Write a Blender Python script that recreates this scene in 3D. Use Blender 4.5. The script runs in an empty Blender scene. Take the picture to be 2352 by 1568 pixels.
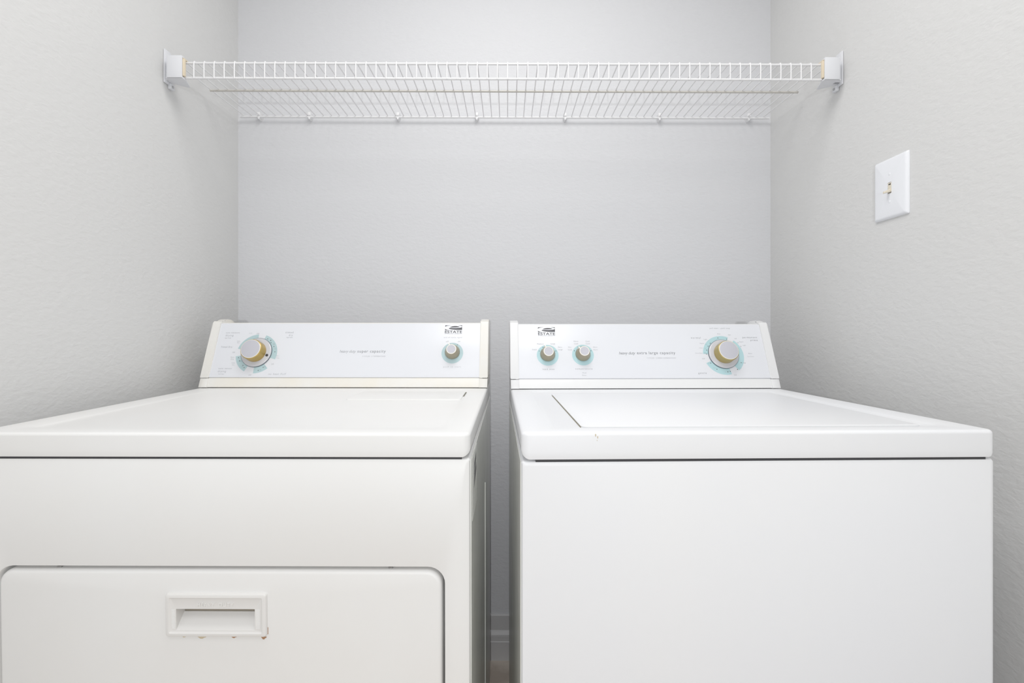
import bpy, bmesh, math
from mathutils import Vector, Matrix

# ------------------------------------------------------------------ camera, world, lights, exposure
SC = bpy.context.scene
COL = SC.collection
F, VX, VY, CAMH = 1065.0, 1166.0, 768.0, 1.03
cam_d = bpy.data.cameras.new('camera')
cam = bpy.data.objects.new('camera', cam_d); COL.objects.link(cam)
cam.location = (0, 0, CAMH); cam.rotation_euler = (math.pi/2, 0, 0)
cam_d.sensor_width = 36; cam_d.lens = 36*F/2352
cam_d.shift_x = (1176-VX)/2352; cam_d.shift_y = -(784-VY)/2352
cam_d.clip_start = 0.02
SC.camera = cam
SC.view_settings.view_transform = 'Standard'; SC.view_settings.look = 'None'
SC.view_settings.gamma = 1; SC.view_settings.use_curve_mapping = False
SC.view_settings.exposure = -0.01
w = bpy.data.worlds.new('world'); SC.world = w; w.use_nodes = True
w.node_tree.nodes['Background'].inputs[0].default_value = (0.94, 0.97, 1.0, 1)
w.node_tree.nodes['Background'].inputs[1].default_value = 0.4

def area(name, loc, target, sx, sy, power, color):
    d = bpy.data.lights.new(name, 'AREA'); d.shape = 'RECTANGLE'; d.size = sx; d.size_y = sy
    d.energy = power; d.color = color
    o = bpy.data.objects.new(name, d); COL.objects.link(o); o.location = loc
    o.rotation_euler = (Vector(target)-Vector(loc)).to_track_quat('-Z', 'Y').to_euler()
    return o
area('alcove_ceiling_light', (0.0, 0.6, 2.40), (0.0, 0.65, 0), 0.8, 0.6, 10.5, (1.0, 0.99, 0.975))
area('hall_ceiling_light', (0.0, -0.5, 2.40), (0.0, -0.45, 0), 0.8, 0.8, 7.0, (1.0, 0.995, 0.985))
area('flash_light', (0.0, -1.0, 1.02), (0.0, 1.4, 1.2), 0.028, 0.028, 9.6, (0.98, 0.99, 1.0))

# ------------------------------------------------------------------ materials
def mat(name, color, rough=0.5, metal=0.0, coat=0.0, spec=0.5):
    m = bpy.data.materials.new(name); m.use_nodes = True
    b = m.node_tree.nodes['Principled BSDF']
    b.inputs['Base Color'].default_value = (*color, 1); b.inputs['Roughness'].default_value = rough
    b.inputs['Metallic'].default_value = metal; b.inputs['Coat Weight'].default_value = coat
    b.inputs['Specular IOR Level'].default_value = spec
    return m

def noisy(m, c1, c2, scale, detail=4, lo=0.35, hi=0.65):
    nt = m.node_tree; b = nt.nodes['Principled BSDF']
    tc = nt.nodes.new('ShaderNodeTexCoord'); n = nt.nodes.new('ShaderNodeTexNoise')
    n.inputs['Scale'].default_value = scale; n.inputs['Detail'].default_value = detail
    r = nt.nodes.new('ShaderNodeValToRGB')
    r.color_ramp.elements[0].position = lo; r.color_ramp.elements[1].position = hi
    r.color_ramp.elements[0].color = (*c1, 1); r.color_ramp.elements[1].color = (*c2, 1)
    nt.links.new(tc.outputs['Object'], n.inputs['Vector']); nt.links.new(n.outputs['Fac'], r.inputs['Fac'])
    nt.links.new(r.outputs['Color'], b.inputs['Base Color'])
    return m

def bump(m, scale, strength, dist, stretch=(1, 1, 1), rot=(0, 0, 0), detail=3):
    nt = m.node_tree; b = nt.nodes['Principled BSDF']
    tc = nt.nodes.new('ShaderNodeTexCoord'); mp = nt.nodes.new('ShaderNodeMapping')
    mp.inputs['Scale'].default_value = stretch; mp.inputs['Rotation'].default_value = rot
    n = nt.nodes.new('ShaderNodeTexNoise'); n.inputs['Scale'].default_value = scale
    n.inputs['Detail'].default_value = detail; n.inputs['Distortion'].default_value = 0.25
    bp = nt.nodes.new('ShaderNodeBump'); bp.inputs['Strength'].default_value = strength
    bp.inputs['Distance'].default_value = dist
    nt.links.new(tc.outputs['Object'], mp.inputs['Vector']); nt.links.new(mp.outputs['Vector'], n.inputs['Vector'])
    nt.links.new(n.outputs['Fac'], bp.inputs['Height']); nt.links.new(bp.outputs['Normal'], b.inputs['Normal'])
    return m

WALLC = (0.60, 0.60, 0.60)
m_wall_b = bump(mat('wall_paint', (0.69, 0.695, 0.715), 0.6, spec=0.3), 78, 0.55, 0.0019, (0.8, 1, 1.5), (0, 0.5, 0))
m_wall_s = bump(mat('wall_paint_side', (0.70, 0.70, 0.695), 0.6, spec=0.3), 78, 0.55, 0.0019, (1, 0.8, 1.5), (0.5, 0, 0))
m_ceil = bump(mat('ceiling_paint', (0.80, 0.80, 0.80), 0.8), 60, 0.3, 0.002)
m_base = mat('baseboard_paint', (0.62, 0.615, 0.62), 0.4)
m_floor = noisy(mat('floor_tile', (0.4, 0.35, 0.3), 0.5), (0.60, 0.52, 0.45), (0.80, 0.73, 0.65), 14)
m_dry = noisy(mat('dryer_enamel', (0.8, 0.8, 0.78), 0.45), (0.845, 0.838, 0.825), (0.858, 0.860, 0.855), 3.0)
m_wash = noisy(mat('washer_enamel', (0.8, 0.8, 0.8), 0.45), (0.845, 0.857, 0.885), (0.862, 0.870, 0.885), 3.0)
m_side = noisy(mat('side_enamel', (0.7, 0.7, 0.67), 0.24), (0.80, 0.81, 0.77), (0.89, 0.90, 0.87), 9)
m_cap_d = noisy(mat('aged_cap_plastic', (0.8, 0.79, 0.75), 0.4), (0.82, 0.79, 0.72), (0.82, 0.81, 0.78), 12)
m_cap_w = mat('cap_plastic', (0.81, 0.815, 0.82), 0.35)
m_panel = mat('glossy_panel', (0.765, 0.78, 0.82), 0.28)
m_teal = mat('teal_print', (0.47, 0.68, 0.72), 0.3)
m_teal_d = mat('dusty_teal_print', (0.47, 0.62, 0.65), 0.3)
m_ink = mat('grey_ink', (0.30, 0.31, 0.33), 0.5)
m_ink_l = mat('light_grey_ink', (0.46, 0.47, 0.50), 0.5)
m_ink_d = mat('dark_ink', (0.10, 0.10, 0.11), 0.5)
m_gold = mat('gold_plastic', (0.52, 0.37, 0.12), 0.33, metal=0.35)
m_gold_w = mat('olive_gold_plastic', (0.47, 0.37, 0.15), 0.33, metal=0.35)
m_taupe = mat('taupe_plastic', (0.38, 0.34, 0.25), 0.35, metal=0.25)
m_capface = mat('silver_cap', (0.56, 0.56, 0.61), 0.55, metal=0.1)
m_ringw = mat('white_rim', (0.88, 0.86, 0.80), 0.25)
m_skirt = mat('dial_skirt', (0.60, 0.60, 0.63), 0.22, coat=0.4)
m_dark = mat('dark_rubber_and_gap_shade', (0.05, 0.05, 0.055), 0.6)  # rubber parts; also paints the shade in the gaps under the tops
m_edge = mat('dial_edge', (0.10, 0.12, 0.14), 0.4)
m_wire = mat('white_vinyl_wire', (0.82, 0.82, 0.83), 0.35)
m_wire_u = mat('taupe_vinyl_wire', (0.66, 0.64, 0.60), 0.5)  # darker taupe tone for the support rod
m_brk = mat('bracket_plastic', (0.76, 0.77, 0.80), 0.4)
m_tan = mat('tan_pad', (0.78, 0.68, 0.52), 0.6)
m_plate = mat('switch_plate_plastic', (0.86, 0.875, 0.91), 0.25, coat=0.3)
m_ivory = mat('ivory_plastic', (0.76, 0.70, 0.58), 0.35)
m_rust = mat('rust_stain', (0.42, 0.24, 0.13), 0.8)
m_rust_l = mat('tan_stain', (0.62, 0.53, 0.38), 0.8)
m_stick = mat('sticker_paper', (0.82, 0.83, 0.81), 0.5)
m_metal = mat('screw_metal', (0.5, 0.5, 0.5), 0.3, metal=0.9)

# ------------------------------------------------------------------ mesh helpers
def build(name, bm, m, parent=None, smooth=True, angle=35):
    bmesh.ops.recalc_face_normals(bm, faces=bm.faces)
    me = bpy.data.meshes.new(name); bm.to_mesh(me); bm.free()
    for mm in (m if isinstance(m, (list, tuple)) else [m]): me.materials.append(mm)
    if smooth:
        me.polygons.foreach_set('use_smooth', [True]*len(me.polygons))
        try: me.set_sharp_from_angle(angle=math.radians(angle))
        except Exception: pass
    o = bpy.data.objects.new(name, me); COL.objects.link(o)
    if parent: o.parent = parent
    return o

def empty(name, loc, rot, label, cat):
    o = bpy.data.objects.new(name, None); COL.objects.link(o)
    o.location = loc; o.rotation_euler = rot; o.empty_display_size = 0.1
    o['label'] = label; o['category'] = cat
    return o

def box(bm, x0, x1, y0, y1, z0, z1, bev=0.0, seg=2, M=None):
    vs = [bm.verts.new((x, y, z)) for x in (x0, x1) for y in (y0, y1) for z in (z0, z1)]
    fs = [(0, 1, 3, 2), (4, 6, 7, 5), (0, 4, 5, 1), (2, 3, 7, 6), (0, 2, 6, 4), (1, 5, 7, 3)]
    faces = [bm.faces.new([vs[i] for i in f]) for f in fs]
    new = vs
    if bev > 0:
        es = list({e for f in faces for e in f.edges})
        r = bmesh.ops.bevel(bm, geom=es, offset=bev, segments=seg, affect='EDGES', profile=0.5)
        new = list({v for v in r['verts']} | {v for v in vs if v.is_valid})
    if M is not None:
        bmesh.ops.transform(bm, matrix=M, verts=[v for v in new if v.is_valid])
    return bm

def bx(*a, **k): return box(bmesh.new(), *a, **k)

def rrect(a0, a1, b0, b1, r, n=7):
    r = max(r, 1e-5); pts = []
    for (cx, cy, s) in ((a1-r, b0+r, -90), (a1-r, b1-r, 0), (a0+r, b1-r, 90), (a0+r, b0+r, 180)):
        for k in range(n+1):
            t = math.radians(s+90*k/n); pts.append((cx+r*math.cos(t), cy+r*math.sin(t)))
    return pts

def loft(bm, rings, cap0=True, cap1=True):
    R = [[bm.verts.new(p) for p in ring] for ring in rings]
    n = len(R[0])
    for a, b in zip(R, R[1:]):
        for i in range(n):
            bm.faces.new((a[i], a[(i+1) % n], b[(i+1) % n], b[i]))
    if cap0: bm.faces.new(R[0][::-1])
    if cap1: bm.faces.new(R[-1])
    return R

def ringY(x0, x1, z0, z1, r, y): return [(a, y, b) for a, b in rrect(x0, x1, z0, z1, r)]
def ringZ(x0, x1, y0, y1, r, z): return [(a, b, z) for a, b in rrect(x0, x1, y0, y1, r)]

def lathe(bm, prof, M=None, n=40):
    """prof: (radius, height) pairs, turned round the local Z axis"""
    rings = [[Vector((r*math.cos(2*math.pi*k/n), r*math.sin(2*math.pi*k/n), h)) for k in range(n)] for r, h in prof]
    if M is not None: rings = [[M @ p for p in ring] for ring in rings]
    loft(bm, rings, True, True); return bm

def tube(bm, pts, r, n=8):
    pts = [Vector(p) for p in pts]; rings = []
    for i, p in enumerate(pts):
        d = (pts[min(i+1, len(pts)-1)]-pts[max(i-1, 0)]).normalized()
        a = Vector((1, 0, 0)) if abs(d.x) < 0.9 else Vector((0, 1, 0))
        u = d.cross(a).normalized(); v = d.cross(u).normalized()
        rings.append([p+u*(r*math.cos(2*math.pi*k/n))+v*(r*math.sin(2*math.pi*k/n)) for k in range(n)])
    loft(bm, rings); return bm

def prism(bm, poly, M, h):
    """flat outline (u,v) raised by h along the frame's normal"""
    a = [bm.verts.new(M @ Vector((u, v, 0))) for u, v in poly]
    b = [bm.verts.new(M @ Vector((u, v, h))) for u, v in poly]
    n = len(poly)
    bm.faces.new(a[::-1]); bm.faces.new(b)
    for i in range(n): bm.faces.new((a[i], a[(i+1) % n], b[(i+1) % n], b[i]))
    return bm

def extrude_x(bm, prof, x0, x1):
    a = [bm.verts.new((x0, y, z)) for y, z in prof]; b = [bm.verts.new((x1, y, z)) for y, z in prof]
    n = len(prof); bm.faces.new(a); bm.faces.new(b[::-1])
    for i in range(n): bm.faces.new((a[i], b[i], b[(i+1) % n], a[(i+1) % n]))
    return bm

# ------------------------------------------------------------------ setting
YW, XL, XR, CEIL, YB = 1.48, -0.86, 0.839, 2.45, -1.5
def struct(name, bm, m, smooth=False):
    o = build(name, bm, m, smooth=smooth); o['kind'] = 'structure'; return o
struct('wall_back', bx(XL-0.1, XR+0.1, YW, YW+0.1, 0, CEIL), m_wall_b)
struct('wall_left', bx(XL-0.1, XL, YB, YW, 0, CEIL), m_wall_s)
struct('wall_right', bx(XR, XR+0.1, YB, YW, 0, CEIL), m_wall_s)
struct('floor', bx(XL-0.1, XR+0.1, YB, YW+0.1, -0.1, 0), m_floor)
struct('ceiling', bx(XL-0.1, XR+0.1, YB, YW+0.1, CEIL, CEIL+0.1), m_ceil)
def base_prof():   # (distance from the wall, height)
    return [(0, 0.0), (0.015, 0.0), (0.015, 0.058), (0.0125, 0.060), (0.0125, 0.074), (0.0118, 0.079), (0.008, 0.088),
            (0.0055, 0.091), (0.0055, 0.136), (0.004, 0.140), (0, 0.140)]
b = extrude_x(bmesh.new(), [(YW-d, z) for d, z in base_prof()], XL, XR)
struct('baseboard_back', b, m_base)
for nm, xw, s in (('baseboard_left', XL, 1), ('baseboard_right', XR, -1)):
    b = bmesh.new(); P = base_prof()
    A = [b.verts.new((xw+s*d, YB, z)) for d, z in P]; B = [b.verts.new((xw+s*d, YW-0.015, z)) for d, z in P]
    b.faces.new(A); b.faces.new(B[::-1])
    for i in range(len(P)): b.faces.new((A[i], B[i], B[(i+1) % len(P)], A[(i+1) % len(P)]))
    struct(nm, b, m_base)

# ------------------------------------------------------------------ appliances: shared pieces
CB_LEAN = math.atan2(0.066, 0.169)
class Panel:
    """frame of a leaning console face: u runs along the width, v up the slope, w out of the face"""
    def __init__(s, root, y0, z0):
        s.root = root
        s.L = Matrix(((1, 0, 0, 0), (0, math.sin(CB_LEAN), -math.cos(CB_LEAN), y0),
                      (0, math.cos(CB_LEAN), math.sin(CB_LEAN), z0), (0, 0, 0, 1)))
        s.W = Matrix.LocRotScale(root.location, root.rotation_euler, None) @ s.L
    def uv(s, px, py, w=0.003):
        """point of the console face measured on the photograph"""
        inv = s.W.inverted(); o = inv @ Vector((0, 0, CAMH))
        d = inv.to_3x3() @ Vector(((px-VX)/F, 1, (VY-py)/F))
        t = (w-o.z)/d.z; p = o+d*t
        return p.x, p.y
    def at(s, u, v, w=0.003, rot=0):
        return s.L @ Matrix.Translation((u, v, w)) @ Matrix.Rotation(rot, 4, 'Z')

def text_into(bm, body, M, width, spacing=1.0, shear=0.0, bold=0.0, h=0.0002, height=None, align='C'):
    c = bpy.data.curves.new('lettering', 'FONT'); c.body = body; c.size = 1
    c.space_character = spacing; c.shear = shear; c.offset = bold; c.resolution_u = 3
    o = bpy.data.objects.new('lettering', c); COL.objects.link(o)
    bpy.context.view_layer.update()
    me = bpy.data.meshes.new_from_object(o.evaluated_get(bpy.context.evaluated_depsgraph_get()))
    xs = [v.co.x for v in me.vertices]; ys = [v.co.y for v in me.vertices]
    sx = width/(max(xs)-min(xs)); sy = sx if height is None else height/(max(ys)-min(ys))
    cx = {'C': (max(xs)+min(xs))/2, 'L': min(xs), 'R': max(xs)}[align]; cy = (max(ys)+min(ys))/2
    vs = [bm.verts.new(M @ Vector(((v.co.x-cx)*sx, (v.co.y-cy)*sy, h))) for v in me.vertices]
    for p in me.polygons:
        try: bm.faces.new([vs[i] for i in p.vertices])
        except ValueError: pass
    bpy.data.objects.remove(o); bpy.data.curves.remove(c); bpy.data.meshes.remove(me)

def words(name, P, parent, m, items):
    """items: (text, x, y, width px, spacing, shear, bold)"""
    for it in items:
        bm = bmesh.new()
        t, px, py, wpx = it[:4]; sp = it[4] if len(it) > 4 else 1.1; sh = it[5] if len(it) > 5 else 0
        bo = it[6] if len(it) > 6 else 0.0
        u, v = P.uv(px, py); u2, _ = P.uv(px+wpx, py)
        text_into(bm, t, P.at(u, v), abs(u2-u), sp, sh, bo)
        build(name, bm, m, parent, smooth=False)

def arc_poly(r0, r1, a0, a1, n=24):
    """angles in degrees clockwise from up"""
    f = lambda r, a: (r*math.sin(math.radians(a)), r*math.cos(math.radians(a)))
    return [f(r1, a0+(a1-a0)*k/n) for k in range(n+1)]+[f(r0, a1-(a1-a0)*k/n) for k in range(n+1)]

def disc(r, n=40): return [(r*math.cos(2*math.pi*k/n), r*math.sin(2*math.pi*k/n)) for k in range(n)]

def logo(P, parent, px, py, wpx):
    """dark block with a white swoosh over the name"""
    bm = bmesh.new(); u, v = P.uv(px, py); u2, _ = P.uv(px+wpx, py); W = abs(u2-u); H = W*0.30
    polys = [[(0, 1), (0, .70), (.03, .80), (.10, .90), (.20, .96), (.32, 1)],
             [(0, .28), (0, 0), (.27, 0), (.14, .06), (.05, .15)],
             [(.76, 1), (1, 1), (1, .80), (.95, .88), (.86, .95)],
             [(.28, .58), (.33, .70), (.42, .80), (.55, .86), (.68, .85), (.79, .78), (.86, .68), (.76, .62), (.6, .58), (.42, .565)],
             [(.21, .36), (.25, .46), (.45, .425), (.65, .43), (.82, .47), (.93, .54), (1, .66), (1, .06), (.82, .06), (.60, .08), (.42, .14), (.29, .23)]]
    for q in polys:
        prism(bm, [((a-.5)*W, (b_-.5)*H) for a, b_ in q], P.at(u, v), 0.0003)
    text_into(bm, 'ESTATE', P.at(u, v-H*0.5-W*0.105), W, 1.0, 0, 0.01, 0.0003, W*0.155)
    build('brand_emblem', bm, m_ink_d, parent, smooth=False)
    bm = bmesh.new()
    text_into(bm, 'BY WHIRLPOOL CORPORATION', P.at(u, v-H*0.5-W*0.225), W, 1.0, 0, 0, 0.0003, W*0.05)
    build('brand_small_print', bm, m_ink_l, parent, smooth=False)

def make_console(root, W, y0, z0, m_cap, m_box):
    P = Panel(root, y0, z0)
    s, c = math.sin(CB_LEAN), math.cos(CB_LEAN)
    H = 0.169
    g = 0.002                                     # clearance over the machine's top
    def yz(v, w): return (y0+v*s-w*c, z0+v*c+w*s)
    vt = H/c; vs = 0.0250/c                      # slope lengths: full, skirt
    cw = 0.021
    prof = [yz(g, 0.0), yz(vs, 0.0), yz(vt-0.008, 0.0), yz(vt-0.003, -0.001), yz(vt, -0.004), yz(vt+0.001, -0.008),
            (y0+0.108, z0+H-0.002), (y0+0.118, z0+H-0.012), (y0+0.122, z0+g)]
    build('console_housing', extrude_x(bmesh.new(), prof, cw*0.6, W-cw*0.6), m_box, root)
    # kick strip under the panel
    prof = [yz(g, 0.0), yz(g, 0.0016), yz(vs-0.0012, 0.0016), yz(vs-0.0006, 0.0012), yz(vs-0.0004, 0.0)]
    build('console_skirt', extrude_x(bmesh.new(), prof, cw, W-cw), m_cap, root)
    # glossy control panel
    prof = [yz(vs+0.0008, 0.0), yz(vs+0.0008, 0.0022), yz(vs+0.0015, 0.003), yz(vt-0.006, 0.003), yz(vt-0.0045, 0.0022), yz(vt-0.004, 0.0)]
    panel = build('control_panel', extrude_x(bmesh.new(), prof, cw, W-cw), m_panel, root)
    # end caps with an arched top
    for k, (xa, xb) in enumerate(((-0.001, cw), (W-cw, W+0.001))):
        top = [(y0+0.0715, z0+H+0.0015), (y0+0.080, z0+H+0.0055), (y0+0.092, z0+H+0.0080), (y0+0.106, z0+H+0.0075),
               (y0+0.118, z0+H+0.003), (y0+0.126, z0+H-0.006), (y0+0.130, z0+g)]
        up = [yz(vs-0.001, 0.0052), yz(vs+0.0015, 0.0058), yz(vt-0.006, 0.0058), yz(vt-0.001, 0.005), yz(vt+0.002, 0.0030)]+top
        bm = bmesh.new()
        profU = up+[(y0+0.130, z0+vs*c)]
        profU = [p for p in profU if not (p == top[-1])]
        loftp = extrude_x(bm, profU, xa, xb)
        es = [e for e in bm.edges if abs((e.verts[0].co-e.verts[1].co).x) < 1e-6]
        bmesh.ops.bevel(bm, geom=es, offset=0.0012, segments=2, affect='EDGES')
        build('end_cap', bm, m_cap, root, angle=50)
        prof = [yz(0.0012, 0.0), yz(0.0012, 0.0038), yz(vs-0.0022, 0.0038), yz(vs-0.0022, 0.0), (y0+0.128, z0+vs*c-0.003), (y0+0.128, z0+0.0012)]
        bm = extrude_x(bmesh.new(), prof, xa+0.0008*(k == 0), xb-0.0008*(k == 1))
        es = [e for e in bm.edges if abs((e.verts[0].co-e.verts[1].co).x) < 1e-6]
        bmesh.ops.bevel(bm, geom=es, offset=0.0006, segments=1, affect='EDGES')
        build('end_cap_foot', bm, m_cap, root, angle=50)
    return P, panel

def big_dial(P, root, panel, cx, cy, arcs, m_ring, m_body, dots, dot_mark=None):
    u, v = P.uv(cx, cy, 0.006)
    u0, v0 = u, v
    v += 0.0028
    bm = bmesh.new()
    for a0, a1 in arcs: prism(bm, arc_poly(0.036, 0.0535, a0, a1), P.at(u0, v0), 0.0002)
    build('cycle_ring', bm, m_ring, panel, smooth=False)
    for a, r in dots:
        bm = bmesh.new(); prism(bm, disc(0.0011, 10), P.at(u0+r*math.sin(math.radians(a)), v0+r*math.cos(math.radians(a))), 0.0004)
        build('cycle_dot', bm, m_ink_d, panel, smooth=False)
    knob = build('timer_dial', lathe(bmesh.new(), [(0.0385, 0.0), (0.0392, 0.0015), (0.0392, 0.0028), (0.0380, 0.0040), (0.036, 0.0046), (0.020, 0.0075)], P.at(u, v), 64), m_skirt, root)
    build('dial_edge', lathe(bmesh.new(), [(0.0393, 0.0004), (0.0400, 0.0006), (0.0400, 0.0022), (0.0393, 0.0024)], P.at(u, v), 64), m_edge, knob)
    build('dial_grip', lathe(bmesh.new(), [(0.0268, 0.005), (0.0274, 0.0065), (0.0272, 0.012), (0.0266, 0.020), (0.0268, 0.027), (0.0264, 0.0300), (0.0248, 0.0312)], P.at(u, v), 64), m_body, knob)
    build('dial_rim', lathe(bmesh.new(), [(0.0248, 0.0308), (0.0248, 0.0318), (0.0243, 0.0323), (0.0234, 0.0323)], P.at(u, v), 64), m_ringw, knob)
    build('dial_face', lathe(bmesh.new(), [(0.0236, 0.0318), (0.0236, 0.0324), (0.0228, 0.0326), (0.0001, 0.0327)], P.at(u, v), 64), m_capface, knob)
    if dot_mark:
        a, r = dot_mark
        build('pointer_dot', lathe(bmesh.new(), [(0.0034, 0.0), (0.0034, 0.0060), (0.0028, 0.0066)], P.at(u+r*math.sin(math.radians(a)), v+r*math.cos(math.radians(a))), 20), m_dark, knob)

def small_knob(P, root, panel, cx, cy, m_ring, ang, name):
    u, v = P.uv(cx, cy)
    build('knob_ring', prism(bmesh.new(), disc(0.0283, 56), P.at(u, v), 0.0002), m_ring, panel, smooth=False)
    kv = v+0.0026
    M = P.at(u, kv)
    knob = build(name, lathe(bmesh.new(), [(0.0190, 0.0), (0.0196, 0.001), (0.0196, 0.003), (0.0186, 0.006), (0.0142, 0.0225), (0.0134, 0.0240), (0.0125, 0.0245)], M, 48), m_taupe, root)
    build('knob_rim', lathe(bmesh.new(), [(0.0130, 0.0240), (0.0130, 0.0250), (0.0125, 0.0255), (0.0110, 0.0255)], M, 48), m_ringw, knob)
    build('knob_face', lathe(bmesh.new(), [(0.0110, 0.0250), (0.0110, 0.0258), (0.0001, 0.0256)], M, 48), m_capface, knob)
    d = math.radians(-ang)
    bm = bmesh.new(); box(bm, -0.0016, 0.0016, 0.0120, 0.0190, 0.0060, 0.0245, 0.0007, 2, P.at(u, kv, 0.003, d))
    build('knob_pointer', bm, m_ringw, knob)
    return knob

def top_slab(x0, x1, y0, y1, z0, z1, recess, rc=0.022, re=0.009, corner_sides=(True, True)):
    bm = bmesh.new(); rings = []
    rings.append(ringZ(x0+0.0040, x1-0.0040, y0+0.0040, y1-0.004, max(rc-0.004, .004), z0+0.0002))
    rings.append(ringZ(x0+0.0006, x1-0.0006, y0+0.0006, y1-0.0006, rc-0.0006, z0))
    rings.append(ringZ(x0, x1, y0, y1, rc, z0+0.002))
    rings.append(ringZ(x0, x1, y0, y1, rc, z0+0.012))
    for k in range(0, 7):
        t = math.radians(90*k/6); i = re*(1-math.cos(t))
        rings.append(ringZ(x0+i, x1-i, y0+i, y1-i, max(rc-i, 0.004), z1-re+re*math.sin(t)))
    a, b_, c, d, dz = recess
    rings.append(ringZ(a, b_, c, d, 0.02, z1))
    rings.append(ringZ(a+0.003, b_-0.003, c+0.003, d-0.003, 0.018, z1-dz*0.4))
    rings.append(ringZ(a+0.007, b_-0.007, c+0.007, d-0.007, 0.015, z1-dz))
    R = loft(bm, rings)
    # the lip's lower front corners curve up
    for ring in R[:4]:
        for v in ring:
            for side, e in ((0, v.co.x-x0), (1, x1-v.co.x)):
                if corner_sides[side] and v.co.y < y0+0.10:
                    q = 0.024
                    if e < q:
                        k = 1-e/q; f = max(0, 1-max(0, v.co.y-y0-0.02)/0.08)
                        v.co.z += 0.013*(1-math.sqrt(max(0, 1-k*k)))*f*(1 if v.co.z < z0+0.011 else 0.1)
    return bm

# ================================================================== washing machine (right)
WZ = 0.891
washer = empty('washing_machine', (0.0200, 0.660, 0), (0, 0, math.radians(1.3)),
               'white top-loading washing machine on the right, plain front, three knobs on its console', 'washing machine')
WW = 0.690; BT = 0.8492
bm = bmesh.new()
loft(bm, [ringY(0.0045, WW-0.0045, 0.0345, BT-0.0045, 0.003, 0.0), ringY(0.0015, WW-0.0015, 0.0315, BT-0.0015, 0.004, 0.0012),
          ringY(0, WW, 0.03, BT, 0.004, 0.004), ringY(0, WW, 0.03, BT, 0.004, 0.03), ringY(0, WW, 0.03, BT, 0.004, 0.648)])
build('cabinet', bm, m_wash, washer)
bm = bmesh.new(); box(bm, -0.0012, 0.0004, 0.012, 0.638, 0.05, BT-0.004, 0.0005, 1)
build('side_panel', bm, m_side, washer)
build('top_panel', top_slab(-0.0005, WW+0.0025, -0.0010, 0.640, BT+0.0007, WZ, (0.045, WW-0.045, 0.030, 0.478, 0.0022), rc=0.011, re=0.0055), m_wash, washer)
build('top_gap_shade', bx(0.020, WW-0.012, 0.0016, 0.60, BT-0.004, BT+0.0030), m_dark, washer, smooth=False)  # dark slab paints the shade inside the gap under the top
# lid in the recess, slit along its left side
bm = bmesh.new(); zl = WZ-0.0022
loft(bm, [ringZ(0.093, WW-0.070, 0.038, 0.440, 0.012, zl-0.0005), ringZ(0.093, WW-0.070, 0.038, 0.440, 0.012, zl+0.0014),
          ringZ(0.095, WW-0.072, 0.040, 0.438, 0.011, zl+0.0021)])
build('lid', bm, m_wash, washer)
bm = bmesh.new(); loft(bm, [ringZ(0.0911, 0.0928, 0.042, 0.412, 0.001, zl+0.0001), ringZ(0.0911, 0.0928, 0.042, 0.412, 0.001, zl+0.0004)])
build('lid_gap', bm, mat('lid_slit_shade', (0.30, 0.27, 0.20), 0.8), washer)  # dark strip: the open slit's shade put into colour, no real seal
for x in (0.05, WW-0.05):
    for y in (0.05, 0.60): build('levelling_foot', lathe(bmesh.new(), [(0.020, 0.0), (0.020, 0.012), (0.008, 0.014), (0.008, 0.032)], Matrix.Translation((x, y, 0)), 20), m_dark, washer)
# chip marks on the lip
bm = bmesh.new()
for x, z, r in ((0.1055, 0.8865, 0.0016), (0.1085, 0.8835, 0.0014), (0.1075, 0.879, 0.0007)):
    lathe(bm, [(r, 0), (r*0.8, 0.0002)], Matrix.Translation((x, -0.0011, z)) @ Matrix.Rotation(math.pi/2, 4, 'X') @ Matrix.Diagonal((0.5, 1.4, 1, 1)), 8)
build('chip_mark', bm, m_rust_l, washer, smooth=False)

PW, panel_w = make_console(washer, WW, 0.512, WZ, m_cap_w, m_cap_w)
logo(PW, panel_w, 1255, 757, 39)
words('lettering', PW, panel_w, m_ink, [
    ('extra large capacity', 1507, 811, 88, 1.15, 0, 0.008)])
words('small_lettering', PW, panel_w, m_ink, [
    ('heavy duty', 1440.5, 811.5, 38, 0.9, 0.28),
    ('load size', 1259.5, 847.5, 27, 1.5), ('temperature', 1341, 847.5, 39, 1.5),
    ('normal', 1598, 775.5, 22, 1.4), ('permanent', 1722, 775.5, 33, 1.35), ('press', 1732, 782, 16, 1.35),
    ('gentle', 1613.5, 857, 19, 1.4)])
words('fine_print', PW, panel_w, m_ink_l, [
    ('7 CYCLES · 2 SPEED COMBINATIONS', 1519, 822, 66, 1.1),
    ('Wash', 1342, 856, 10), ('Rinse', 1342, 861.5, 9),
    ('Small', 1227.5, 802.5, 10), ('Medium', 1241, 789.5, 15), ('Large', 1270, 789.5, 10), ('Extra', 1286.5, 797, 9), ('Large', 1287, 803, 10),
    ('Hot', 1308.5, 797, 7), ('Cold', 1309, 803, 9), ('Warm', 1322.5, 783.5, 11), ('Cold', 1323, 789, 9),
    ('Cold', 1349.5, 783.5, 9), ('Cold', 1350, 789, 9), ('Warm', 1367, 797, 10), ('Warm', 1367.5, 803, 10),
    ('pull start · push stop', 1653, 754, 46, 1.2),
    ('Rinse', 1651, 766.5, 7), ('Spin', 1675.5, 769, 6), ('Off', 1689.5, 777.5, 5), ('Regular', 1703, 785, 10), ('Light', 1709.5, 793, 7),
    ('Light', 1620.5, 779.5, 8), ('Regular', 1612.5, 788.5, 10), ('Heavy', 1610.5, 799, 8), ('Extra Heavy', 1605.5, 811, 16),
    ('Off', 1616, 823.5, 6), ('Rinse', 1723, 811.5, 8), ('Cool Down', 1724, 818.5, 15), ('Off', 1689, 861, 6)])
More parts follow.
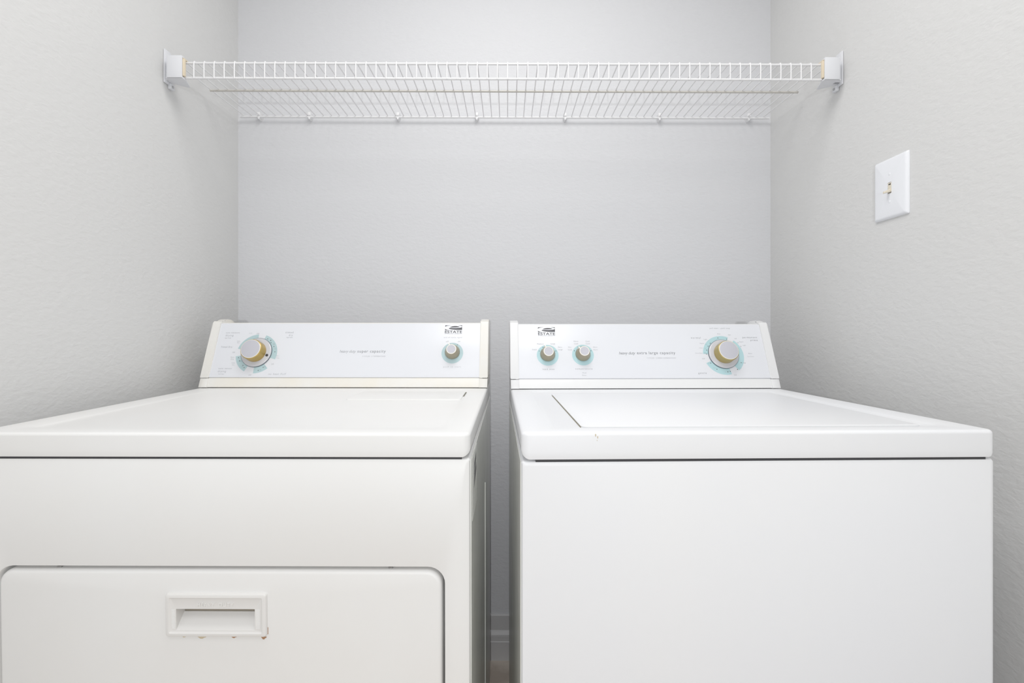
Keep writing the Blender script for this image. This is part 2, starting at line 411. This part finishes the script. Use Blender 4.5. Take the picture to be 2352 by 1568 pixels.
words('ring_lettering', PW, panel_w, m_ink, [
    ('Spin', 1629, 833.5, 6), ('Rinse', 1641, 844.5, 7), ('Rinse', 1708.5, 833, 8), ('Spin', 1699.5, 845.5, 6),
    ('18', 1619, 810.5, 3.5), ('14', 1619.8, 800, 3), ('10', 1622, 790.5, 3), ('6', 1627.5, 782, 1.6), ('10', 1694.5, 787, 3), ('6', 1701.5, 795, 1.8),
    ('6', 1666, 854, 1.6), ('3', 1671.5, 854, 1.6)])
big_dial(PW, washer, panel_w, 1663, 814.5, [(-86, 22), (40, 141), (166, 246)], m_teal, m_gold_w,
         [(-86, .0445), (-72, .0445), (-56, .0445), (-42, .0445), (-8, .0485), (20, .0475), (52, .0415), (66, .0455), (116, .0475), (143, .0490), (168, .0455), (176, .0455), (212, .0455), (240, .0435)])
small_knob(PW, washer, panel_w, 1258, 815.5, m_teal, -28, 'load_size_knob')
small_knob(PW, washer, panel_w, 1339, 815, m_teal, -52, 'temperature_knob')
for c_, lst in (((1258, 815.5), (-62, -28, 62)), ((1339, 815), (-62, -27, 62))):
    u, v = PW.uv(*c_)
    for a in lst:
        bm = prism(bmesh.new(), disc(0.0011, 10), PW.at(u+.0245*math.sin(math.radians(a)), v+.0245*math.cos(math.radians(a))), 0.0004)
        build('setting_dot', bm, m_ink_d, panel_w, smooth=False)

# ================================================================== clothes dryer (left)
DZ = 0.8863; DT = 0.8490; DW = 0.737
PITCH = math.radians(0.8)
dryer = empty('clothes_dryer', (-0.792, 0.6925, 0), (PITCH, 0, math.radians(-0.35)),
              'white front-loading clothes dryer on the left with a recessed door handle and gold dial', 'clothes dryer')
DR = (0.0385, 0.7000, 0.14, 0.6895)     # door opening x0 x1 z0 z1
bm = bmesh.new(); x0, x1, z0, z1 = DR
loft(bm, [ringY(x0, x1, z0, z1, 0.025, 0.034), ringY(x0, x1, z0, z1, 0.025, 0.002), ringY(x0-.0006, x1+.0006, z0-.0006, z1+.0006, 0.0256, 0.0006),
          ringY(x0-.002, x1+.002, z0-.002, z1+.002, 0.027, 0.0),
          ringY(0.0045, DW-0.0045, 0.0345, DT-0.0045, 0.003, 0.0), ringY(0.0015, DW-0.0015, 0.0315, DT-0.0015, 0.004, 0.0012),
          ringY(0, DW, 0.03, DT, 0.004, 0.004), ringY(0, DW, 0.03, DT, 0.004, 0.03), ringY(0, DW, 0.03, DT, 0.004, 0.648)])
build('cabinet', bm, m_dry, dryer)
bm = bmesh.new(); box(bm, DW-0.0004, DW+0.0012, 0.012, 0.640, 0.05, DT-0.004, 0.0005, 1)
box(bm, DW, DW+0.0030, 0.372, 0.378, 0.05, DT-0.16, 0.001, 1)
build('side_panel', bm, m_side, dryer)
build('top_panel', top_slab(-0.0005, DW+0.0005, -0.0010, 0.640, DT+0.0003, DZ, (0.052, DW-0.040, 0.030, 0.468, 0.0020), rc=0.011, re=0.005), m_dry, dryer)
build('top_gap_shade', bx(0.012, DW-0.012, 0.0016, 0.60, DT-0.004, DT+0.0030), m_dark, dryer, smooth=False)  # dark filler, shade of the open gap painted in
# lint filter door let into the top
bm = bmesh.new(); zl = DZ-0.0020
loft(bm, [ringZ(0.440, 0.6885, 0.325, 0.440, 0.006, zl-0.0005), ringZ(0.440, 0.6885, 0.325, 0.440, 0.006, zl+0.0016), ringZ(0.443, 0.6870, 0.329, 0.437, 0.005, zl+0.0025)])
build('lint_filter_door', bm, m_dry, dryer)
bm = bmesh.new(); loft(bm, [ringZ(0.6888, 0.6912, 0.375, 0.436, 0.001, zl-0.0002), ringZ(0.6888, 0.6912, 0.375, 0.436, 0.001, zl+0.0018)])
build('lint_door_gap', bm, mat('lint_slit_shade', (0.25, 0.24, 0.20), 0.8), dryer)  # darkness of the open slit painted as a strip
for x in (0.05, DW-0.05):
    for y in (0.05, 0.60):
        d = y*math.tan(PITCH)
        build('levelling_foot', lathe(bmesh.new(), [(0.020, -d), (0.020, 0.012-d), (0.008, 0.014-d), (0.008, 0.032)], Matrix.Translation((x, y, 0)), 20), m_dark, dryer)
# door
HX0, HX1, HZ0, HZ1 = 0.2915, 0.4395, 0.5880, 0.6515
g = 0.0046; bm = bmesh.new()
a = (x0+g*0.6, x1-g, z0+g, z1-0.0052)
hole = (HX0+0.004, HX1-0.004, HZ0+0.004, HZ1-0.004)
loft(bm, [ringY(*hole, 0.003, 0.028), ringY(*hole, 0.003, 0.0),
          ringY(a[0]+.006, a[1]-.006, a[2]+.006, a[3]-.006, 0.017, 0.0), ringY(a[0]+.0035, a[1]-.0035, a[2]+.0035, a[3]-.0035, 0.019, 0.0006),
          ringY(a[0]+.0012, a[1]-.0012, a[2]+.0012, a[3]-.0012, 0.021, 0.0024),
          ringY(a[0], a[1], a[2], a[3], 0.022, 0.006), ringY(a[0], a[1], a[2], a[3], 0.022, 0.028)], False, False)
door = build('door', bm, m_dry, dryer)
# handle: framed plate with a scooped pocket
bm = bmesh.new()
o_ = (0.307, 0.4225, 0.5977, 0.6290)
def hr(i, y, r): return ringY(HX0+i, HX1-i, HZ0+i, HZ1-i, r, y)
loft(bm, [hr(0, 0.0, .004), hr(0, -0.003, .004), hr(.0008, -0.0046, .0038), hr(.0025, -0.0054, .003), hr(.0055, -0.0054, .002), hr(.0068, -0.0040, .001), hr(.0075, -0.0036, .001),
          ringY(*o_, 0.0006, -0.0036)], False, False)
pr = [(-0.0036, o_[2]), (0.0135, 0.6150), (0.0270, 0.6150), (0.0270, o_[3]), (-0.0036, o_[3])]
A = [bm.verts.new((o_[0], y, z)) for y, z in pr]; B = [bm.verts.new((o_[1], y, z)) for y, z in pr]
for i in range(4): bm.faces.new((A[i], B[i], B[i+1], A[i+1]))
bm.faces.new(A); bm.faces.new(B[::-1])
handle = build('door_handle', bm, mat('handle_plastic', (0.80, 0.79, 0.775), 0.4), door)
build('finger_slot_shade', bx(o_[0]+0.0002, o_[1]-0.0002, 0.0150, 0.0268, 0.6151, o_[3]-0.0002), mat('slot_shade', (0.30, 0.27, 0.22), 0.7), handle, smooth=False)  # dark block paints the shade of the hollow behind the pocket
for xa, xb in ((0.3005, 0.3055), (0.4242, 0.4300)):
    bm = bmesh.new(); box(bm, xa, xb, -0.0037, -0.0034, 0.5995, 0.6285)
    for k in range(16):
        zz = 0.600+k*0.0018
        box(bm, xa, xb, -0.0039, -0.0034, zz, zz+0.0009)
    build('grip_ribs', bm, m_dry, handle, smooth=False)
fr = Matrix(((1, 0, 0, 0.3655), (0, 0, -1, -0.0037), (0, 1, 0, 0.6355), (0, 0, 0, 1)))
bm = bmesh.new(); text_into(bm, 'HEAVY  DUTY', fr, 0.0535, 1.15, 0, 0.01, 0.0010, 0.0056)
ext = bmesh.ops.extrude_face_region(bm, geom=bm.faces[:])
bmesh.ops.translate(bm, vec=(0, 0.0012, 0), verts=[e for e in ext['geom'] if isinstance(e, bmesh.types.BMVert)])
build('raised_lettering', bm, mat('raised_letter_plastic', (0.84, 0.83, 0.81), 0.3), handle, smooth=False)
# rust under the handle
def blob(bm, x, z, w_, h_, t=0.0003):
    pts = [(-.5, 0), (-.35, -.45), (-.15, -.95), (.1, -1), (.25, -.6), (.5, -.35), (.5, 0)]
    M = Matrix(((w_, 0, 0, x), (0, 0, -1, -0.0), (0, h_, 0, z), (0, 0, 0, 1)))
    prism(bm, pts, M, t)
bm = bmesh.new(); blob(bm, 0.3895, HZ0-0.0018, 0.008, 0.0022)
build('rust_stain', bm, m_rust, door, smooth=False)
bm = bmesh.new(); blob(bm, 0.4335, HZ0-0.0018, 0.008, 0.0040)
box(bm, HX1-0.0003, HX1+0.0006, -0.0003, 0.0001, HZ0+0.002, HZ0+0.012)
build('rust_stain', bm, m_rust, door, smooth=False)
bm = bmesh.new(); blob(bm, 0.342, HZ0-0.0018, 0.013, 0.0034)
build('tan_stain', bm, m_rust_l, door, smooth=False)
bm = bmesh.new(); blob(bm, 0.316, HZ0-0.0018, 0.006, 0.0016)
build('tan_stain', bm, m_rust_l, door, smooth=False)
for x in (0.1255, 0.619):
    build('door_bumper', lathe(bmesh.new(), [(0.0028, 0), (0.0028, 0.002), (0.0016, 0.0026)], Matrix.Translation((x, 0.008, a[3]-0.0002)) @ Matrix.Diagonal((1.2, 1, 1, 1)), 16), m_metal, door)
# notice on the side facing the washer
sf = Matrix(((0, 0, 1, DW+0.0012), (1, 0, 0, 0), (0, 1, 0, 0), (0, 0, 0, 1)))
stick = build('side_sticker', prism(bmesh.new(), [(0.030, 0.745), (0.122, 0.745), (0.122, 0.842), (0.030, 0.842)], sf, 0.0003), m_stick, dryer, smooth=False)
sf2 = Matrix.Translation((0.0003, 0, 0)) @ sf
bm = bmesh.new()
prism(bm, [(0.058, 0.808), (0.098, 0.822), (0.100, 0.833), (0.066, 0.824)], sf2, 0.0002)
prism(bm, [(0.056, 0.787), (0.102, 0.803), (0.104, 0.815), (0.066, 0.806)], sf2, 0.0002)
build('sticker_marks', bm, m_ink_d, stick, smooth=False)

PD, panel_d = make_console(dryer, DW, 0.505, DZ, m_cap_d, m_cap_d)
logo(PD, panel_d, 1042, 752.5, 39)
words('lettering', PD, panel_d, m_ink, [('super capacity', 853.5, 807.5, 65, 1.15, 0, 0.004)])
words('small_lettering', PD, panel_d, m_ink_l, [
    ('heavy duty', 799, 807.5, 38, 0.9, 0.28),
    ('no heat fluff', 637, 858.5, 41, 1.3, 0.15), ('push to start', 1038.5, 842.5, 40, 1.5),
    ('auto moisture', 535, 763.8, 31, 1.2), ('drying', 527.5, 770.8, 18, 1.2, 0.15), ('timed', 665, 763, 18, 1.2), ('dry', 668, 770, 9, 1.2),
    ('auto sensor', 517.5, 846, 31, 1.2), ('drying', 510, 853, 19, 1.2, 0.15)])
words('fine_print', PD, panel_d, m_ink_l, [
    ('3 CYCLES · 3 TEMPERATURES', 859, 818, 53, 1.1), ('end of cycle signal', 1040.5, 775, 42, 1.3), ('off', 1027.5, 784, 6), ('on', 1054.5, 784, 5),
    ('low heat', 524, 776, 14), ('high heat', 665, 775, 14), ('low heat', 508, 858.5, 13), ('less dry', 576, 765, 7), ('Off', 592.5, 766, 6),
    ('Timed Dry', 520.5, 797, 26), ('Off', 537, 809, 6), ('More', 534, 820, 8), ('Dry', 534, 825, 7), ('Less', 536, 833, 7), ('Dry', 536, 838, 5),
    ('Less', 548, 783, 6), ('Dry', 547.5, 787, 5), ('More', 638, 817, 7), ('Time', 638, 822, 7), ('Off', 626, 836, 6), ('Off', 574, 861, 6)])
words('ring_lettering', PD, panel_d, m_ink, [
    ('30', 556, 842, 5), ('20', 553, 829, 4), ('40', 622, 781, 4), ('60', 629, 790, 4), ('50', 632, 801, 4), ('15', 608, 842.5, 4), ('20', 598, 849, 4)])
big_dial(PD, dryer, panel_d, 588, 811, [(-75, -4), (18, 107), (138, 179), (206, 262)], m_teal_d, m_gold,
         [(28, .0465), (40, .0475), (47, .0445), (65, .0465), (84, .0475), (147, .0445), (164, .0475), (213, .0455), (222, .0435), (244, .0455), (256, .0465)], (106, 0.0318))
small_knob(PD, dryer, panel_d, 1039, 810.5, m_teal_d, -24, 'start_knob')
bm = bmesh.new(); u, v = PD.uv(1039, 810.5)
prism(bm, disc(0.0010, 10), PD.at(u+.0255*math.sin(math.radians(28)), v+.0255*math.cos(math.radians(28))), 0.0004)
build('setting_dot', bm, m_ink_d, panel_d, smooth=False)

# ================================================================== wire shelf
SZ = CAMH
shelf = empty('wire_shelf', (0, 1.32, SZ+0.685), (0, math.radians(0.17), 0),
              'long white vinyl-coated wire shelf with a front lip, mounted across the alcove above both machines', 'shelf')
def sl(x, y, h): return (x, y-1.32, h-0.685)
YF, HT, HB = 1.1620, 0.6815, 0.6400
def hd(y): return HT+(0.6900-HT)*(y-YF)/(1.462-YF)
xa, xb = -0.846, 0.826
build('front_rail', tube(bmesh.new(), [sl(xa, YF, HT-0.0042), sl(xb, YF, HT-0.0042)], 0.0028, 12), m_wire, shelf)
build('lip_rail', tube(bmesh.new(), [sl(xa, YF, HB), sl(xb, YF, HB)], 0.0030, 12), m_wire, shelf)
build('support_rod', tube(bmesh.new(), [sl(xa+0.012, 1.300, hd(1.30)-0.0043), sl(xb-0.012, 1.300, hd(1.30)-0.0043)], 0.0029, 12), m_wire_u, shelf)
build('back_rail', tube(bmesh.new(), [sl(xa, 1.4655, hd(1.462)-0.0042), sl(xb, 1.4655, hd(1.462)-0.0042)], 0.0028, 12), m_wire, shelf)
bm = bmesh.new()
for n in range(-33, 33):
    x = n*0.02528
    pts = [sl(x, YF-0.0040, HB-0.003), sl(x, YF-0.0043, HT-0.012), sl(x, YF-0.0038, HT-0.0045), sl(x, YF-0.0020, HT-0.0012), sl(x, YF+0.003, HT+0.0002), sl(x, 1.30, hd(1.30)), sl(x, 1.466, hd(1.466))]
    tube(bm, pts, 0.00150, 7)
build('cross_wires', bm, m_wire, shelf)
for px in (595, 711, 914, 1095, 1298, 1515, 1720):
    x = (px-VX)*1.465/F
    bm = bmesh.new(); h = hd(1.462)
    box(bm, x-0.0045, x+0.0045, 1.4600-1.32, 1.4795-1.32, h-0.685-0.0015, h-0.685+0.009, 0.0012, 2)
    q = [(x-0.006, -0.0016), (x+0.006, -0.0016), (x+0.0012, -0.0125), (x-0.0012, -0.0125)]
    A = [bm.verts.new((u_, 1.4625-1.32, h-0.685+v_)) for u_, v_ in q]; B = [bm.verts.new((u_, 1.4795-1.32, h-0.685+v_-0.001)) for u_, v_ in q]
    bm.faces.new(A); bm.faces.new(B[::-1])
    for i in range(4): bm.faces.new((A[i], B[i], B[(i+1) % 4], A[(i+1) % 4]))
    build('wall_clip', bm, m_wire, shelf)
for s, xw, nm in ((1, XL, 'end_bracket'), (-1, XR, 'end_bracket')):
    bm = bmesh.new()
    def bb(x_a, x_b, ya, yb, ha, hb, bev=0.0008):
        lo, hi = sorted((xw+s*x_a, xw+s*x_b)); box(bm, lo, hi, ya-1.32, yb-1.32, ha-0.685, hb-0.685, bev, 2)
    # cradle: front plate, underside, closed wall side, open towards the room
    bb(0.0170, 0.054, 1.146, 1.150, 0.6335, 0.6880)
    poly = [(0.010, 1.152), (0.018, 1.148), (0.054, 1.148), (0.0545, 1.156), (0.043, 1.194), (0.038, 1.196), (0.0035, 1.172)]
    lo = [bm.verts.new((xw+s*a_, b_-1.32, 0.6335-0.685)) for a_, b_ in poly]; hi = [bm.verts.new((xw+s*a_, b_-1.32, 0.6365-0.685)) for a_, b_ in poly]
    bm.faces.new(lo); bm.faces.new(hi[::-1])
    for i in range(7): bm.faces.new((lo[i], hi[i], hi[(i+1) % 7], lo[(i+1) % 7]))
    bb(0.0170, 0.054, 1.1495, 1.156, 0.6845, 0.6880)
    bb(0.0035, 0.0200, 1.1600, 1.170, 0.6335, 0.6880)
    bb(0.0008, 0.0045, 1.157, 1.180, 0.6280, 0.7110)       # wall flange
    bb(0.0008, 0.0090, 1.172, 1.186, 0.6190, 0.6330)       # screw tab
    br = build('end_bracket', bm, m_brk, shelf)
    bm = bmesh.new(); bb(0.0510, 0.0570, 1.1505, 1.1575, 0.6400, 0.6830, 0.0005)
    bb(0.0510, 0.0570, 1.1505, 1.1700, 0.6815, 0.6840, 0.0005)
    build('bracket_pad', bm, m_tan, br)
    cx = xw+s*0.0090
    build('bracket_screw', lathe(bmesh.new(), [(0.0032, 0), (0.0032, 0.001), (0.0018, 0.0018)], Matrix.Translation((cx, 1.179-1.32, 0.6255-0.685)) @ Matrix.Rotation(s*math.pi/2, 4, 'Y'), 14), m_metal, br)

# ================================================================== light switch on the right wall
sw = empty('light_switch', (XR, 1.0110, CAMH+0.3195), (0, 0, -math.pi/2),
           'white oversized wall plate with an ivory toggle switch on the right wall', 'light switch')
# local frame: x runs from deep in the alcove towards the camera after turning, -y out of the wall
PWD, PHT = 0.0885, 0.1325
bm = bmesh.new()
def pr_(i, y, r): return ringY(-PWD/2+i, PWD/2-i, -PHT/2+i, PHT/2-i, r, y)
slot = (-0.0052, 0.0052, -0.0122, 0.0122)
loft(bm, [pr_(0, -0.0002, .003), pr_(0, -0.0018, .003), pr_(.0012, -0.0040, .003), pr_(.0035, -0.0058, .003), pr_(.0070, -0.0066, .002),
          ringY(*slot, 0.0008, -0.0066), ringY(*slot, 0.0008, -0.0030)], True, False)
plate = build('wall_plate', bm, m_plate, sw)
bm = bmesh.new(); box(bm, -0.0050, 0.0050, -0.0060, -0.0028, -0.0120, 0.0120, 0.0004, 1)
build('switch_frame', bm, m_ivory, sw)
bm = bmesh.new(); box(bm, -0.0028, 0.0028, -0.0063, -0.0058, 0.0068, 0.0092); box(bm, -0.0042, 0.0042, -0.0063, -0.0058, -0.0104, -0.0092); box(bm, -0.0042, 0.0042, -0.0063, -0.0058, -0.0122, -0.0114)
build('switch_slot', bm, m_dark, sw, smooth=False)
bm = bmesh.new()
def tg(w_, y, zc, hh): return ringY(-w_, w_, zc-hh, zc+hh, min(w_, hh)*0.5, y)
loft(bm, [tg(.0034, -.0058, -.0058, .0040), tg(.0032, -.0090, -.0068, .0033), tg(.0028, -.0150, -.0088, .0026), tg(.0028, -.0185, -.0100, .0023), tg(.0020, -.0195, -.0103, .0016)])
build('toggle', bm, m_ivory, sw)
for z in (0.0302, -0.0302):
    build('plate_screw', lathe(bmesh.new(), [(0.0035, 0), (0.0035, 0.0002), (0.0026, 0.0006), (0.0001, 0.0007)], Matrix.Translation((0, -0.0064, z)) @ Matrix.Rotation(math.pi/2, 4, 'X'), 18), m_plate, sw)
